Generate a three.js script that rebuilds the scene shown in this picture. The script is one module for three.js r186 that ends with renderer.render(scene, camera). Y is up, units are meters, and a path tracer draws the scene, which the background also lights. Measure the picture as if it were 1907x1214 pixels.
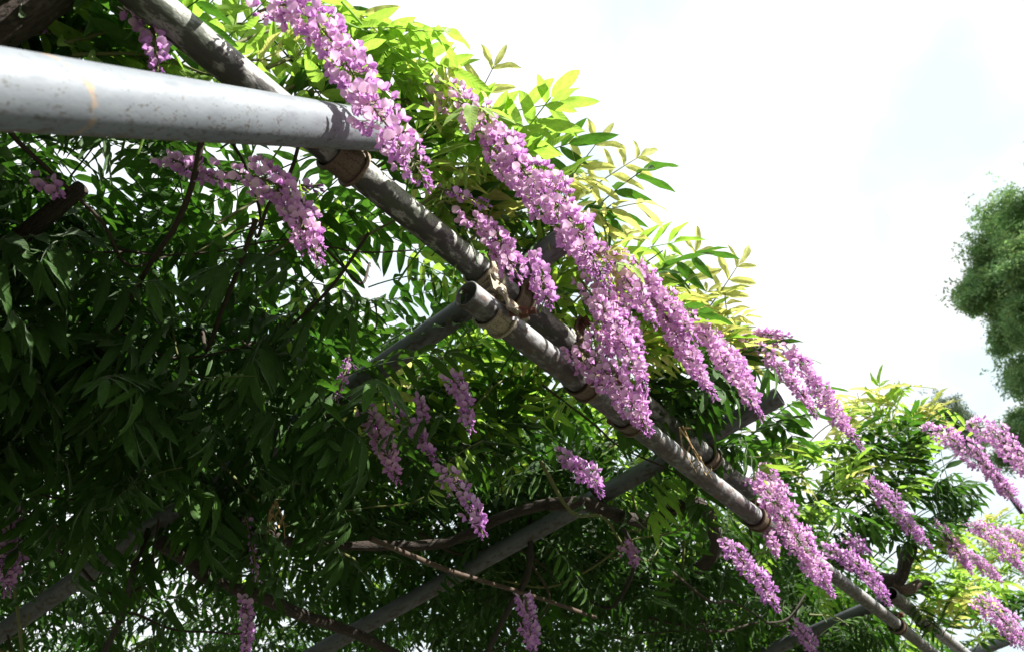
import * as THREE from 'three';
import { mergeGeometries } from 'three/addons/utils/BufferGeometryUtils.js';
import { ImprovedNoise } from 'three/addons/math/ImprovedNoise.js';

// ------------------------------------------------------------------ camera, sky, sun, exposure
const scene = new THREE.Scene();
const V = (x, y, z) => new THREE.Vector3(x, y, z);
const EYE = V(0, 1.55, 0);
// the edge rail runs along +X, up is +Y, the open side of the pergola is +Z
const RIGHT = V(0.59823, -0.18224, 0.78032), UPV = V(-0.46377, 0.71539, 0.52262), BACK = V(-0.65348, -0.67454, 0.34346);
const camera = new THREE.PerspectiveCamera(43.38, 1907 / 1214, 0.05, 600);
camera.position.copy(EYE);
camera.quaternion.setFromRotationMatrix(new THREE.Matrix4().makeBasis(RIGHT, UPV, BACK));
camera.focus = 1.45;
camera.userData.fStop = 8;
scene.add(camera);

const EXPOSURE = 3.0;
const SUN_DIR = V(0.15, 0.47, 0.85).normalize();
const noise = new ImprovedNoise();
function fbm(x, y, z, oct = 4) {
  let a = 0.5, s = 0, f = 1;
  for (let i = 0; i < oct; i++) { s += a * noise.noise(x * f, y * f, z * f); a *= 0.5; f *= 2.03; }
  return s;
}
{ // bright hazy sky: broken thin white cloud with pale blue between
  const w = 1024, h = 512, d = new Float32Array(w * h * 4);
  for (let j = 0; j < h; j++) for (let i = 0; i < w; i++) {
    const el = ((j + 0.5) / h - 0.5) * Math.PI, az = ((i + 0.5) / w - 0.5) * 2 * Math.PI;
    const x = Math.cos(el) * Math.cos(az), y = Math.sin(el), z = Math.cos(el) * Math.sin(az);
    const p = 2.9 / (Math.max(y, 0) + 0.35);
    const n = fbm(x * p + 4.1, z * p + 1.7, 3.3, 6) + 0.5 * fbm(x * p * 3, z * p * 3, 9.1, 5);
    const c = THREE.MathUtils.smoothstep(n, -0.34, 0.26);
    const k = (1 - c);
    const o = (j * w + i) * 4;
    d[o] = 0.42 - 0.115 * k; d[o + 1] = 0.425 - 0.065 * k; d[o + 2] = 0.44 - 0.055 * k; d[o + 3] = 1;
  }
  const sky = new THREE.DataTexture(d, w, h, THREE.RGBAFormat, THREE.FloatType);
  sky.mapping = THREE.EquirectangularReflectionMapping;
  sky.magFilter = sky.minFilter = THREE.LinearFilter;
  sky.wrapS = THREE.RepeatWrapping;
  sky.needsUpdate = true;
  scene.background = sky;
  scene.environment = sky;
}
const sun = new THREE.DirectionalLight(new THREE.Color(1.0, 0.955, 0.88), 5);
sun.position.copy(SUN_DIR).multiplyScalar(20).add(V(2, 2.5, -1));
sun.target.position.set(2, 2.5, -1);
sun.castShadow = true;
sun.shadow.mapSize.set(4096, 4096);
Object.assign(sun.shadow.camera, { left: -9, right: 9, top: 9, bottom: -9, near: 1, far: 60 });
scene.add(sun, sun.target);

const renderer = new THREE.WebGLRenderer({ antialias: true });
renderer.toneMapping = THREE.LinearToneMapping;
renderer.toneMappingExposure = EXPOSURE;
renderer.shadowMap.enabled = true;

// ------------------------------------------------------------------ helpers
let seed = 12345;
function rnd() { seed = (seed + 0x6D2B79F5) | 0; let t = Math.imul(seed ^ (seed >>> 15), 1 | seed); t = (t + Math.imul(t ^ (t >>> 7), 61 | t)) ^ t; return ((t ^ (t >>> 14)) >>> 0) / 4294967296; }
const rr = (a, b) => a + (b - a) * rnd();
const pick = (a) => a[Math.floor(rnd() * a.length)];
const FOC = 1526;
const dirOf = (x, y) => RIGHT.clone().multiplyScalar((x - 953.5) / FOC).addScaledVector(UPV, (607 - y) / FOC).sub(BACK);
const at = (x, y, d) => dirOf(x, y).multiplyScalar(d).add(EYE);                       // a point at a measured distance
const atH = (x, y, h) => { const r = dirOf(x, y); return r.multiplyScalar(h / r.y).add(EYE); };  // a point on a level h above the eye
function view(p) { const q = p.clone().sub(EYE); const d = -q.dot(BACK); return { d, x: 953.5 + FOC * q.dot(RIGHT) / d, y: 607 - FOC * q.dot(UPV) / d }; }
const usedNames = {};
function numbered(n) { const k = usedNames[n] = (usedNames[n] ?? -1) + 1; return k ? `${n}_${String(k).padStart(3, '0')}` : n; }
function thing(name, label, category, pos, group) {
  const o = new THREE.Group(); o.name = numbered(name); o.position.copy(pos);
  o.userData = { label, category }; if (group) o.userData.group = group;
  scene.add(o); return o;
}
// a part whose geometry is given in world coordinates; origin is the world place of its parent
function part(parent, name, geo, mat, label) {
  const m = new THREE.Mesh(geo, mat); m.name = name;
  let p = parent, off = V(0, 0, 0); while (p && p !== scene) { off.add(p.position); p = p.parent; }
  m.position.copy(off).negate(); if (label) m.userData.label = label;
  parent.add(m); return m;
}
function sub(parent, name) { const g = new THREE.Group(); g.name = name; parent.add(g); return g; }
function geoOf(pos, uv, idx) {
  const g = new THREE.BufferGeometry();
  g.setAttribute('position', new THREE.Float32BufferAttribute(pos, 3));
  g.setAttribute('uv', new THREE.Float32BufferAttribute(uv, 2));
  g.setIndex(idx); g.computeVertexNormals(); return g;
}
function dataTex(w, h, fn, srgb = false, rep = true) {
  const d = new Uint8Array(w * h * 4);
  for (let j = 0; j < h; j++) for (let i = 0; i < w; i++) {
    const c = fn((i + 0.5) / w, (j + 0.5) / h), o = (j * w + i) * 4;
    for (let k = 0; k < 3; k++) d[o + k] = Math.max(0, Math.min(255, 255 * (srgb ? Math.pow(Math.max(0, c[k]), 1 / 2.2) : c[k])));
    d[o + 3] = 255;
  }
  const t = new THREE.DataTexture(d, w, h, THREE.RGBAFormat);
  t.magFilter = THREE.LinearFilter; t.minFilter = THREE.LinearFilter;
  if (rep) t.wrapS = t.wrapT = THREE.MirroredRepeatWrapping;
  if (srgb) t.colorSpace = THREE.SRGBColorSpace;
  t.needsUpdate = true; return t;
}
const mixc = (a, b, t) => [0, 1, 2].map((i) => a[i] + (b[i] - a[i]) * t);
const sst = THREE.MathUtils.smoothstep;

// ------------------------------------------------------------------ materials
// steel pipes: u runs once round the pipe (0.5 = underside), v is metres along it
function pipeTex(kind) {
  const L = 2; let rough;
  const col = dataTex(512, 1024, (u, v) => {
    const a = u * 2 * Math.PI, r = 0.0243, x = Math.cos(a) * r, y = Math.sin(a) * r, z = v * L;
    const down = -Math.cos(a) * -1;                     // cos(a) = 1 on top
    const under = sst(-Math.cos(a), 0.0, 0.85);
    const big = fbm(x * 30, y * 30, z * 12, 4), mid = fbm(x * 110 + 5, y * 110, z * 70, 4), fine = fbm(x * 420, y * 420 + 3, z * 330, 3);
    const streak = fbm(x * 260 + z * 90, y * 260, z * 60 + 7, 3);
    let c;
    if (kind === 'brace') {
      c = mixc([0.13, 0.147, 0.167], [0.175, 0.195, 0.218], 0.5 + big);
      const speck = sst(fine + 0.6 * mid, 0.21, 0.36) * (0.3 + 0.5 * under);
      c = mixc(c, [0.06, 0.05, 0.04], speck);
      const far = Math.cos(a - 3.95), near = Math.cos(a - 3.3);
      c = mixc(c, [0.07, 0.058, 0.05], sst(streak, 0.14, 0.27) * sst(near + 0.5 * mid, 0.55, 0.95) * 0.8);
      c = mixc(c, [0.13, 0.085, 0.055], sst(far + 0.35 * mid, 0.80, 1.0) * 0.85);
      const zz = z - 1.36 - 0.02 * Math.sin(a - 1.2);
      c = mixc(c, [0.34, 0.22, 0.12], sst(0.006 - Math.abs(zz), 0, 0.004) * sst(mid, -0.25, 0.2) * 0.8);
    } else if (kind === 'mottled') {
      c = mixc([0.22, 0.222, 0.21], [0.34, 0.342, 0.33], 0.5 + big);
      const wx = 0.012 * mid, rd = 1 - Math.min(1, Math.abs(fbm((x + wx) * 130, (y + wx) * 130, (z + wx) * 75 + 9, 4)) * 7);
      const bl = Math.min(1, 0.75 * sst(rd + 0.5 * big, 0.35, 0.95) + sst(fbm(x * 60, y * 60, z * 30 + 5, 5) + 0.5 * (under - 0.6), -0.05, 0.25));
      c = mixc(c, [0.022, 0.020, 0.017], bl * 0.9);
      c = mixc(c, [0.26, 0.26, 0.24], sst(fine, 0.24, 0.36) * 0.35);
      c = mixc(c, [0.05, 0.075, 0.035], sst(big, 0.12, 0.35) * 0.45);
    } else if (kind === 'rusty') {
      c = mixc([0.20, 0.207, 0.215], [0.30, 0.305, 0.31], 0.5 + big);
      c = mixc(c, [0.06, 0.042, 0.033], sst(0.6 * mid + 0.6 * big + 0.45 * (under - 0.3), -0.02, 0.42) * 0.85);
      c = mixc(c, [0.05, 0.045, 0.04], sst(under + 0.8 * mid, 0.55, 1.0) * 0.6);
      c = mixc(c, [0.36, 0.36, 0.35], sst(streak, 0.35, 0.44) * 0.5);
      c = mixc(c, [0.13, 0.055, 0.03], sst(fbm(x * 70 + 3, y * 70, z * 32 + 2, 4), 0.22, 0.36) * 0.7);
    } else {
      c = mixc([0.08, 0.088, 0.102], [0.13, 0.137, 0.155], 0.5 + big);
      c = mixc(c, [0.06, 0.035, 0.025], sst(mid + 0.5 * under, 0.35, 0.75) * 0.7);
      c = mixc(c, [0.05, 0.05, 0.05], sst(fine + mid, 0.3, 0.5) * 0.5);
    }
    return c;
  }, true);
  rough = dataTex(256, 512, (u, v) => { const a = u * 2 * Math.PI; const n = fbm(Math.cos(a) * 2, Math.sin(a) * 2, v * 60, 4); const r = 0.62 + 0.5 * n; return [r, r, r]; });
  const bump = dataTex(512, 1024, (u, v) => { const a = u * 2 * Math.PI, r = 0.0243; const n = 0.5 + 0.6 * fbm(Math.cos(a) * r * 300, Math.sin(a) * r * 300, v * L * 220, 4); return [n, n, n]; });
  for (const t of [col, rough, bump]) { t.wrapS = THREE.RepeatWrapping; t.repeat.set(1, 1 / L); }
  return new THREE.MeshStandardMaterial({ map: col, roughnessMap: rough, roughness: 1, metalness: 0.25, bumpMap: bump, bumpScale: kind === 'brace' ? 0.0002 : 0.0006 });
}
const M = {
  brace: pipeTex('brace'), mottled: pipeTex('mottled'), rusty: pipeTex('rusty'), dark: pipeTex('dark'),
};
function spotTex(base, dark, light, sc) {
  const t = dataTex(256, 256, (u, v) => {
    const n = fbm(u * 6 * sc, v * 6 * sc, 2.2, 5), m = fbm(u * 22 * sc + 4, v * 22 * sc, 7.7, 4);
    return mixc(mixc(base, dark, sst(n + 0.5 * m, -0.05, 0.3)), light, sst(m, 0.15, 0.4) * 0.6);
  }, true); t.repeat.set(6, 6); return t;
}
M.clamp = new THREE.MeshStandardMaterial({ map: spotTex([0.33, 0.30, 0.22], [0.13, 0.09, 0.055], [0.46, 0.43, 0.34], 1), roughness: 0.5, metalness: 0.45 });
M.clampRust = new THREE.MeshStandardMaterial({ map: spotTex([0.13, 0.095, 0.06], [0.055, 0.032, 0.02], [0.22, 0.18, 0.12], 1), roughness: 0.6, metalness: 0.35 });
M.rust = new THREE.MeshStandardMaterial({ map: spotTex([0.12, 0.04, 0.022], [0.05, 0.02, 0.014], [0.19, 0.08, 0.045], 2), roughness: 0.85, metalness: 0.1 });
M.rivet = new THREE.MeshStandardMaterial({ color: new THREE.Color(0.34, 0.32, 0.27), roughness: 0.4, metalness: 0.6 });
M.wire = new THREE.MeshStandardMaterial({ color: new THREE.Color(0.05, 0.045, 0.04), roughness: 0.7 });
const barkMap = dataTex(256, 512, (u, v) => {
  const a = u * 2 * Math.PI, n = fbm(Math.cos(a) * 3, Math.sin(a) * 3, v * 5, 5), s = fbm(Math.cos(a) * 9, Math.sin(a) * 9, v * 4, 4);
  return mixc(mixc([0.040, 0.026, 0.019], [0.016, 0.011, 0.009], sst(s, -0.15, 0.2)), [0.085, 0.068, 0.053], sst(n, 0.1, 0.38) * 0.6);
}, true);
const barkBump = dataTex(256, 512, (u, v) => { const a = u * 2 * Math.PI; const n = 0.5 + 0.8 * fbm(Math.cos(a) * 7, Math.sin(a) * 7, v * 4, 5); return [n, n, n]; });
for (const t of [barkMap, barkBump]) { t.wrapS = THREE.RepeatWrapping; t.repeat.set(1, 4); }
M.bark = new THREE.MeshStandardMaterial({ map: barkMap, bumpMap: barkBump, bumpScale: 0.004, roughness: 0.95 });
M.twig = new THREE.MeshStandardMaterial({ map: barkMap, color: new THREE.Color(0.95, 0.9, 0.75), roughness: 0.85 });
M.cane = new THREE.MeshStandardMaterial({ map: barkMap, color: new THREE.Color(1.6, 1.35, 1.05), roughness: 0.7 });
M.green = new THREE.MeshStandardMaterial({ color: new THREE.Color(0.10, 0.11, 0.03), roughness: 0.7 });
M.dry = new THREE.MeshStandardMaterial({ color: new THREE.Color(0.30, 0.21, 0.10), roughness: 0.8, side: THREE.DoubleSide });

const leafMap = dataTex(256, 128, (u, v) => {      // u along the leaflet, v across it
  const t = Math.abs(v - 0.5) * 2;
  const rib = sst(0.07 - t, 0, 0.05);
  const ph = (u * 11 - t * 1.5), vein = sst(0.12 - Math.abs(ph - Math.round(ph)), 0, 0.1) * (1 - rib) * sst(0.97 - t, 0, 0.3);
  const n = fbm(u * 9, v * 5, 1.3, 4);
  const spot = sst(fbm(u * 16 + 3, v * 8, 5.1, 3), 0.34, 0.42);
  const b = 0.84 + 0.35 * n;
  let c = [b, b, b];
  c = mixc(c, [1.0, 1.0, 0.95], rib * 0.75);
  c = mixc(c, [0.97, 0.99, 0.85], vein * 0.14);
  return mixc(c, [0.75, 0.5, 0.35], spot * 0.45);
}, true, false);
const leafBump = dataTex(256, 128, (u, v) => {
  const t = Math.abs(v - 0.5) * 2, rib = sst(0.08 - t, 0, 0.08), ph = (u * 11 - t * 1.5);
  const n = 0.5 + 0.35 * Math.cos(ph * 2 * Math.PI) * (1 - rib) - 0.4 * rib + 0.2 * fbm(u * 14, v * 8, 2, 3);
  return [n, n, n];
}, false, false);
const leafMat = (r, g, b, through, coat = 0.35) => new THREE.MeshPhysicalMaterial({
  color: new THREE.Color(r, g, b), map: leafMap, bumpMap: leafBump, bumpScale: 0.00035, roughness: 0.97, transmission: through, thickness: 0,
  clearcoat: coat, clearcoatRoughness: 0.38, side: THREE.DoubleSide, specularIntensity: 0.4,
});
// mature dark green, mature mid green, fresh yellow-green, young bronze-yellow
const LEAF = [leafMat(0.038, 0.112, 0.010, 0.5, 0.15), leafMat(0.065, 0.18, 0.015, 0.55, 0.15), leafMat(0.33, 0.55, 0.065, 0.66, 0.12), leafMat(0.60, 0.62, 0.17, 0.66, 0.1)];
const petalMat = (r, g, b) => new THREE.MeshPhysicalMaterial({ color: new THREE.Color(r, g, b), vertexColors: true, roughness: 0.95, transmission: 0.45, thickness: 0, side: THREE.DoubleSide, specularIntensity: 0.3 });
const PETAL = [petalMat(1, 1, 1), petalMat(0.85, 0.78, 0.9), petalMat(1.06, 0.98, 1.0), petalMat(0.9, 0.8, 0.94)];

// ------------------------------------------------------------------ ground
{
  const t = dataTex(512, 512, (u, v) => { const n = fbm(u * 8, v * 8, 0.4, 6), m = fbm(u * 60, v * 60, 3, 3); return mixc([0.035, 0.042, 0.022], [0.075, 0.075, 0.045], 0.5 + n + 0.5 * m); }, true);
  t.repeat.set(120, 120);
  const g = new THREE.Mesh(new THREE.PlaneGeometry(500, 500), new THREE.MeshStandardMaterial({ map: t, roughness: 1 }));
  g.rotation.x = -Math.PI / 2; g.name = 'ground'; g.userData = { kind: 'structure' }; scene.add(g);
}

// ------------------------------------------------------------------ geometry makers
// hollow pipe with open ends; u = 0 on top, 0.5 underneath
function pipeGeo(p0, p1, R = 0.0243, wall = 0.0028, v0 = 0, n = 40) {
  const ax = p1.clone().sub(p0), L = ax.length(); ax.normalize();
  let up = V(0, 1, 0).addScaledVector(ax, -ax.y); if (up.length() < 0.05) up = V(0, 0, 1); up.normalize();
  const side = V().crossVectors(ax, up);
  const pos = [], uv = [], idx = [];
  const ring = (l, r, dv = 0) => { const s = pos.length / 3; for (let i = 0; i <= n; i++) { const a = i / n * 2 * Math.PI; const p = p0.clone().addScaledVector(ax, l).addScaledVector(up, Math.cos(a) * r).addScaledVector(side, Math.sin(a) * r); pos.push(p.x, p.y, p.z); uv.push(i / n, v0 + l + dv); } return s; };
  const join = (a, b) => { for (let i = 0; i < n; i++) idx.push(a + i, b + i, a + i + 1, a + i + 1, b + i, b + i + 1); };
  const ch = 0.0012, ns = Math.max(2, Math.ceil(L / 0.25)); let prev = ring(ch, R);
  for (let k = 1; k <= ns; k++) { const r = ring(ch + (L - 2 * ch) * k / ns, R); join(prev, r); prev = r; }
  const seq = [[L, R - ch], [L, R - wall], [L - 0.3, R - wall]];
  for (const [l, r] of seq) { const a = ring(l, r), b = a; join(prev, b); prev = ring(l, r); }
  let q = ring(0.3, R - wall); const q1 = ring(0, R - wall), q2 = ring(0, R - wall), q3 = ring(0, R - ch), q4 = ring(0, R - ch), q5 = ring(ch, R);
  join(q, q1); join(q2, q3); join(q4, q5); join(prev, q);
  return geoOf(pos, uv, idx);
}
// curved rod with varying thickness along world points
function rodGeo(pts, r0, r1, seg = 24, n = 7, bump = 0, sd = 0) {
  const c = new THREE.CatmullRomCurve3(pts), fr = c.computeFrenetFrames(seg), pos = [], uv = [], idx = [], L = c.getLength();
  for (let k = 0; k <= seg; k++) {
    const t = k / seg, p = c.getPointAt(t);
    for (let i = 0; i <= n; i++) {
      const a = (i % n) / n * 2 * Math.PI, r = (r0 + (r1 - r0) * t) * (1 + bump * noise.noise(Math.cos(a) * 1.4 + sd, Math.sin(a) * 1.4, t * L * 14 + sd));
      const q = p.clone().addScaledVector(fr.normals[k], Math.cos(a) * r).addScaledVector(fr.binormals[k], Math.sin(a) * r);
      pos.push(q.x, q.y, q.z); uv.push(i / n, t * L * 4);
    }
  }
  for (let k = 0; k < seg; k++) for (let i = 0; i < n; i++) { const a = k * (n + 1) + i, b = a + n + 1; idx.push(a, b, a + 1, a + 1, b, b + 1); }
  for (const k of [0, seg]) { const s = pos.length / 3, p = c.getPointAt(k / seg); pos.push(p.x, p.y, p.z); uv.push(0.5, 0); for (let i = 0; i < n; i++) { const a = k * (n + 1) + i; idx.push(...(k ? [a, s, a + 1] : [a + 1, s, a])); } }
  return geoOf(pos, uv, idx);
}

// ------------------------------------------------------------------ the pergola of clamped scaffold pipes
const Y = (h) => EYE.y + h;
const RAIL = { h: 1.07, z: -0.497 }, LOW = { h: 0.978, z: -0.503 };
const pergola = thing('pipe_pergola', 'clamped grey steel scaffold pipes carrying the wisteria, with one thick pale slanting brace', 'pergola', V(-0.78, 0, -0.5));
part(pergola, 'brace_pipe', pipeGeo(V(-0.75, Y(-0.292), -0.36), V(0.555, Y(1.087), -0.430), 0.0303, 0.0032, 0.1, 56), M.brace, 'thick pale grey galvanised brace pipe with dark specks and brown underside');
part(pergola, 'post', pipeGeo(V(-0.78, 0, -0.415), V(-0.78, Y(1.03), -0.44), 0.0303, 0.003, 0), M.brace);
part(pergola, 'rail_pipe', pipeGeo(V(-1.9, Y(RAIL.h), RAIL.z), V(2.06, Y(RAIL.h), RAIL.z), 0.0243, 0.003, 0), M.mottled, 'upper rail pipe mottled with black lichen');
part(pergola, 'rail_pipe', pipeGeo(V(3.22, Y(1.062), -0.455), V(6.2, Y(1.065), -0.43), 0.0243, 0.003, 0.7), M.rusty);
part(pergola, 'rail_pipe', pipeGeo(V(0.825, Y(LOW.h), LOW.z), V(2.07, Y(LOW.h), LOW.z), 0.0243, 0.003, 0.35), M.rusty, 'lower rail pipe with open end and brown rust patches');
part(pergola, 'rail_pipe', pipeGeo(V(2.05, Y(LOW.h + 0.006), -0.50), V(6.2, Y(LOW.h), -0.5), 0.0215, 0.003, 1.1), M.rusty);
for (const [x, z1] of [[0.975, -0.36], [1.797, -0.268], [3.44, -0.33], [4.6, -0.12], [-0.7, -0.3], [6.1, -0.3]])
  part(pergola, 'cross_pipe', pipeGeo(V(x, Y(1.1195), -5.2), V(x, Y(1.1195), z1), 0.0243, 0.003, x), M.dark);

// a curved steel strap round the X axis at (y, z): angles from +Z towards +Y
function strap(x, y, z, R, a0, a1, w, th, n = 28) {
  const pos = [], uv = [], idx = [];
  const prof = [[-w / 2, R], [w / 2, R], [w / 2, R + th], [-w / 2, R + th]];
  for (let k = 0; k <= n; k++) {
    const a = a0 + (a1 - a0) * k / n;
    for (let j = 0; j <= 4; j++) { const [dx, r] = prof[j % 4]; pos.push(x + dx, y + Math.sin(a) * r, z + Math.cos(a) * r); uv.push(k / n, j / 4); }
  }
  for (let k = 0; k < n; k++) for (let j = 0; j < 4; j++) { const b = k * 5 + j; idx.push(b, b + 1, b + 5, b + 1, b + 6, b + 5); }
  for (const k of [0, n]) { const b = k * 5; idx.push(...(k ? [b, b + 1, b + 2, b, b + 2, b + 3] : [b, b + 2, b + 1, b, b + 3, b + 2])); }
  return geoOf(pos, uv, idx).toNonIndexed();
}
const fl = (g) => { const h = g.index ? g.toNonIndexed() : g; h.computeVertexNormals(); return h; };
function ringBand(x, y, z, R, a0, a1, w) { // pressed band with raised lips
  return mergeGeometries([strap(x, y, z, R + 0.0006, a0, a1, w, 0.0032), strap(x - w / 2 + 0.003, y, z, R + 0.001, a0, a1, 0.006, 0.0075), strap(x + w / 2 - 0.003, y, z, R + 0.001, a0, a1, 0.006, 0.0075)].map(fl));
}
function boltGeo(p, dir, len = 0.05, r = 0.0055) {
  const q = new THREE.Quaternion().setFromUnitVectors(V(0, 1, 0), dir.clone().normalize());
  const gs = [new THREE.CylinderGeometry(r, r, len, 12)];
  for (let i = 0; i < 7; i++) { const t = new THREE.TorusGeometry(r, 0.0009, 5, 12); t.rotateX(Math.PI / 2); t.translate(0, len / 2 - 0.002 - i * 0.0028, 0); gs.push(t); }
  const g = mergeGeometries(gs.map(fl)); g.applyQuaternion(q); g.translate(p.x, p.y, p.z); return g;
}
function nutGeo(p, dir, r = 0.0105, h = 0.011) {
  const q = new THREE.Quaternion().setFromUnitVectors(V(0, 1, 0), dir.clone().normalize());
  const g = mergeGeometries([new THREE.CylinderGeometry(r, r, h, 6), new THREE.CylinderGeometry(r * 0.82, r * 0.98, 0.002, 6).translate(0, h / 2 + 0.001, 0), new THREE.CylinderGeometry(r * 1.15, r * 1.15, 0.002, 20).translate(0, -h / 2 - 0.001, 0)].map(fl));
  g.applyQuaternion(q); g.translate(p.x, p.y, p.z); return g;
}
// a plate swept along a profile in the (z, y) plane, width w along X
function flange(x, prof, w, th) {
  const s = new THREE.Shape(); const pts = prof.map(([z, y]) => new THREE.Vector2(z, y)), nrm = pts.map((p, i) => { const a = pts[Math.max(0, i - 1)], b = pts[Math.min(pts.length - 1, i + 1)]; return new THREE.Vector2(-(b.y - a.y), b.x - a.x).normalize(); });
  const o = pts.map((p, i) => p.clone().addScaledVector(nrm[i], th));
  s.setFromPoints([...pts, ...o.reverse()]);
  const g = new THREE.ExtrudeGeometry(s, { depth: w, bevelEnabled: true, bevelSize: 0.0008, bevelThickness: 0.0008, bevelSegments: 1 });
  g.applyMatrix4(new THREE.Matrix4().makeBasis(V(0, 0, 1), V(0, 1, 0), V(-1, 0, 0))); // shape x -> world z, depth -> world -x
  g.translate(x + w / 2, 0, 0); return fl(g);
}
function parallelClamp(x, mat, big) {
  const c = sub(pergola, 'clamp'); c.userData.label = big ? 'large two-pipe clamp at the open pipe end with rusty red bolt' : 'smaller rust-stained two-pipe clamp with bright rivets';
  const yA = Y(RAIL.h), yB = Y(LOW.h), zA = RAIL.z, zB = LOW.z, R = 0.0243, w = big ? 0.046 : 0.04;
  part(c, 'saddle', ringBand(x, yA, zA, R, 0.95, 5.6, w), mat);
  part(c, 'saddle', ringBand(x + 0.012, yB, zB, R, -5.4, -0.6, w), mat);
  // middle web: two folded plates back to back, open between them
  const zf = zA + R;
  part(c, 'centre_plate', mergeGeometries([
    fl(new THREE.BoxGeometry(w, 0.036, 0.005).translate(x + 0.004, (yA + yB) / 2, zf - 0.006)),
    fl(new THREE.BoxGeometry(w * 0.9, 0.004, 0.03).translate(x + 0.004, (yA + yB) / 2 + 0.009, zf - 0.02)),
    fl(new THREE.BoxGeometry(w * 0.9, 0.004, 0.03).translate(x + 0.004, (yA + yB) / 2 - 0.009, zf - 0.02)),
  ]), mat);
  part(c, 'flap', flange(x + 0.002, [[zf - 0.004, yA - 0.022], [zf + 0.004, yA - 0.012], [zf + 0.005, yA + 0.006], [zf + 0.002, yA + 0.022], [zf + 0.010, yA + 0.036], [zf + 0.021, yA + 0.042]], w * 0.8, 0.0035), mat);
  part(c, 'flap', flange(x + 0.014, [[zf - 0.004, yB + 0.026], [zf + 0.003, yB + 0.014], [zf + 0.006, yB - 0.004], [zf + 0.004, yB - 0.018], [zf + 0.012, yB - 0.030], [zf + 0.022, yB - 0.034]], w * 0.8, 0.0035), mat);
  for (const [dy, dx] of [[0.016, -0.006], [-0.016, 0.0]]) {
    const p = V(x + dx - 0.004, (yA + yB) / 2 + dy, zf + 0.001);
    part(c, 'rivet', mergeGeometries([fl(new THREE.CylinderGeometry(0.0065, 0.0075, 0.004, 20).rotateX(Math.PI / 2).translate(p.x, p.y, p.z)), fl(new THREE.TorusGeometry(0.0035, 0.0014, 8, 18).translate(p.x, p.y, p.z + 0.002))]), M.rivet);
  }
  for (const [y, x2, dz, dir] of [[yA + 0.034, x + 0.002, 0.020, V(0.1, 0.35, 1)], [yB - 0.026, x + 0.014, 0.018, V(0.5, -0.2, 1)]]) {
    const p = V(x2, y, zf + dz);
    part(c, 'bolt', boltGeo(p.clone().addScaledVector(dir.clone().normalize(), 0.004), dir, 0.046, 0.0055), M.rust);
    part(c, 'nut', nutGeo(p.clone().addScaledVector(dir.clone().normalize(), 0.006), dir), M.rust);
  }
}
parallelClamp(0.893, M.clamp, true);
parallelClamp(1.175, M.clampRust, false);
function singleClamp(x, y, z, R, mat, w, ang, label) {
  const c = sub(pergola, 'clamp'); if (label) c.userData.label = label;
  w *= 0.82;
  part(c, 'saddle', ringBand(x, y, z, R, ang + 0.45, ang + 2 * Math.PI - 0.45, w), mat);
  const d = V(0, Math.sin(ang), Math.cos(ang)), t = V(0, Math.cos(ang), -Math.sin(ang)), p = V(x, y, z);
  for (const s of [-1, 1]) {
    const q = new THREE.Matrix4().makeBasis(V(1, 0, 0), d, t.clone()); const g = new THREE.BoxGeometry(w * 0.8, 0.026, 0.004); g.applyMatrix4(q);
    const o = p.clone().addScaledVector(d, R + 0.011).addScaledVector(t, s * (0.0075 + 0.003)); g.translate(o.x, o.y, o.z); part(c, 'ear', fl(g), mat);
  }
  const bp = p.clone().addScaledVector(d, R + 0.014);
  part(c, 'bolt', boltGeo(bp, t, 0.056, 0.005), M.rust);
  part(c, 'nut', nutGeo(bp.clone().addScaledVector(t, 0.02), t, 0.0095), M.rust);
  part(c, 'nut', nutGeo(bp.clone().addScaledVector(t, -0.02), t.clone().negate(), 0.0095), M.rust);
}
singleClamp(0.545, Y(RAIL.h), RAIL.z, 0.0243, M.clampRust, 0.062, 1.1, 'broad mossy brown clamp under the end of the pale brace');
singleClamp(0.985, Y(RAIL.h), RAIL.z, 0.0243, M.clampRust, 0.05, 0.5, 'orange-brown clamp on the upper rail beside the cross pipe');
singleClamp(1.365, Y(LOW.h), LOW.z, 0.0243, M.clampRust, 0.05, 2.2, 'rusty collar on the lower rail behind the largest hanging raceme');
singleClamp(2.035, Y(LOW.h), LOW.z, 0.0243, M.clampRust, 0.052, 0.9, 'brown clamp at the far end of the lower rail');
singleClamp(1.80, Y(RAIL.h), RAIL.z, 0.0243, M.clampRust, 0.045, 2.0);
singleClamp(3.30, Y(LOW.h), -0.5, 0.0225, M.clampRust, 0.05, 1.2);
singleClamp(3.68, Y(1.063), -0.455, 0.0245, M.clampRust, 0.07, 1.8, 'tan sleeve clamp on the farthest rail');
{
  const c = sub(pergola, 'wire_tie');
  for (const dx of [0, 0.02]) { const g = new THREE.TorusGeometry(0.0262, 0.0016, 6, 36); g.rotateY(Math.PI / 2); g.rotateZ(0.25); g.translate(1.315 + dx, Y(RAIL.h), RAIL.z); part(c, 'strand', g, M.wire); }
}

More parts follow.
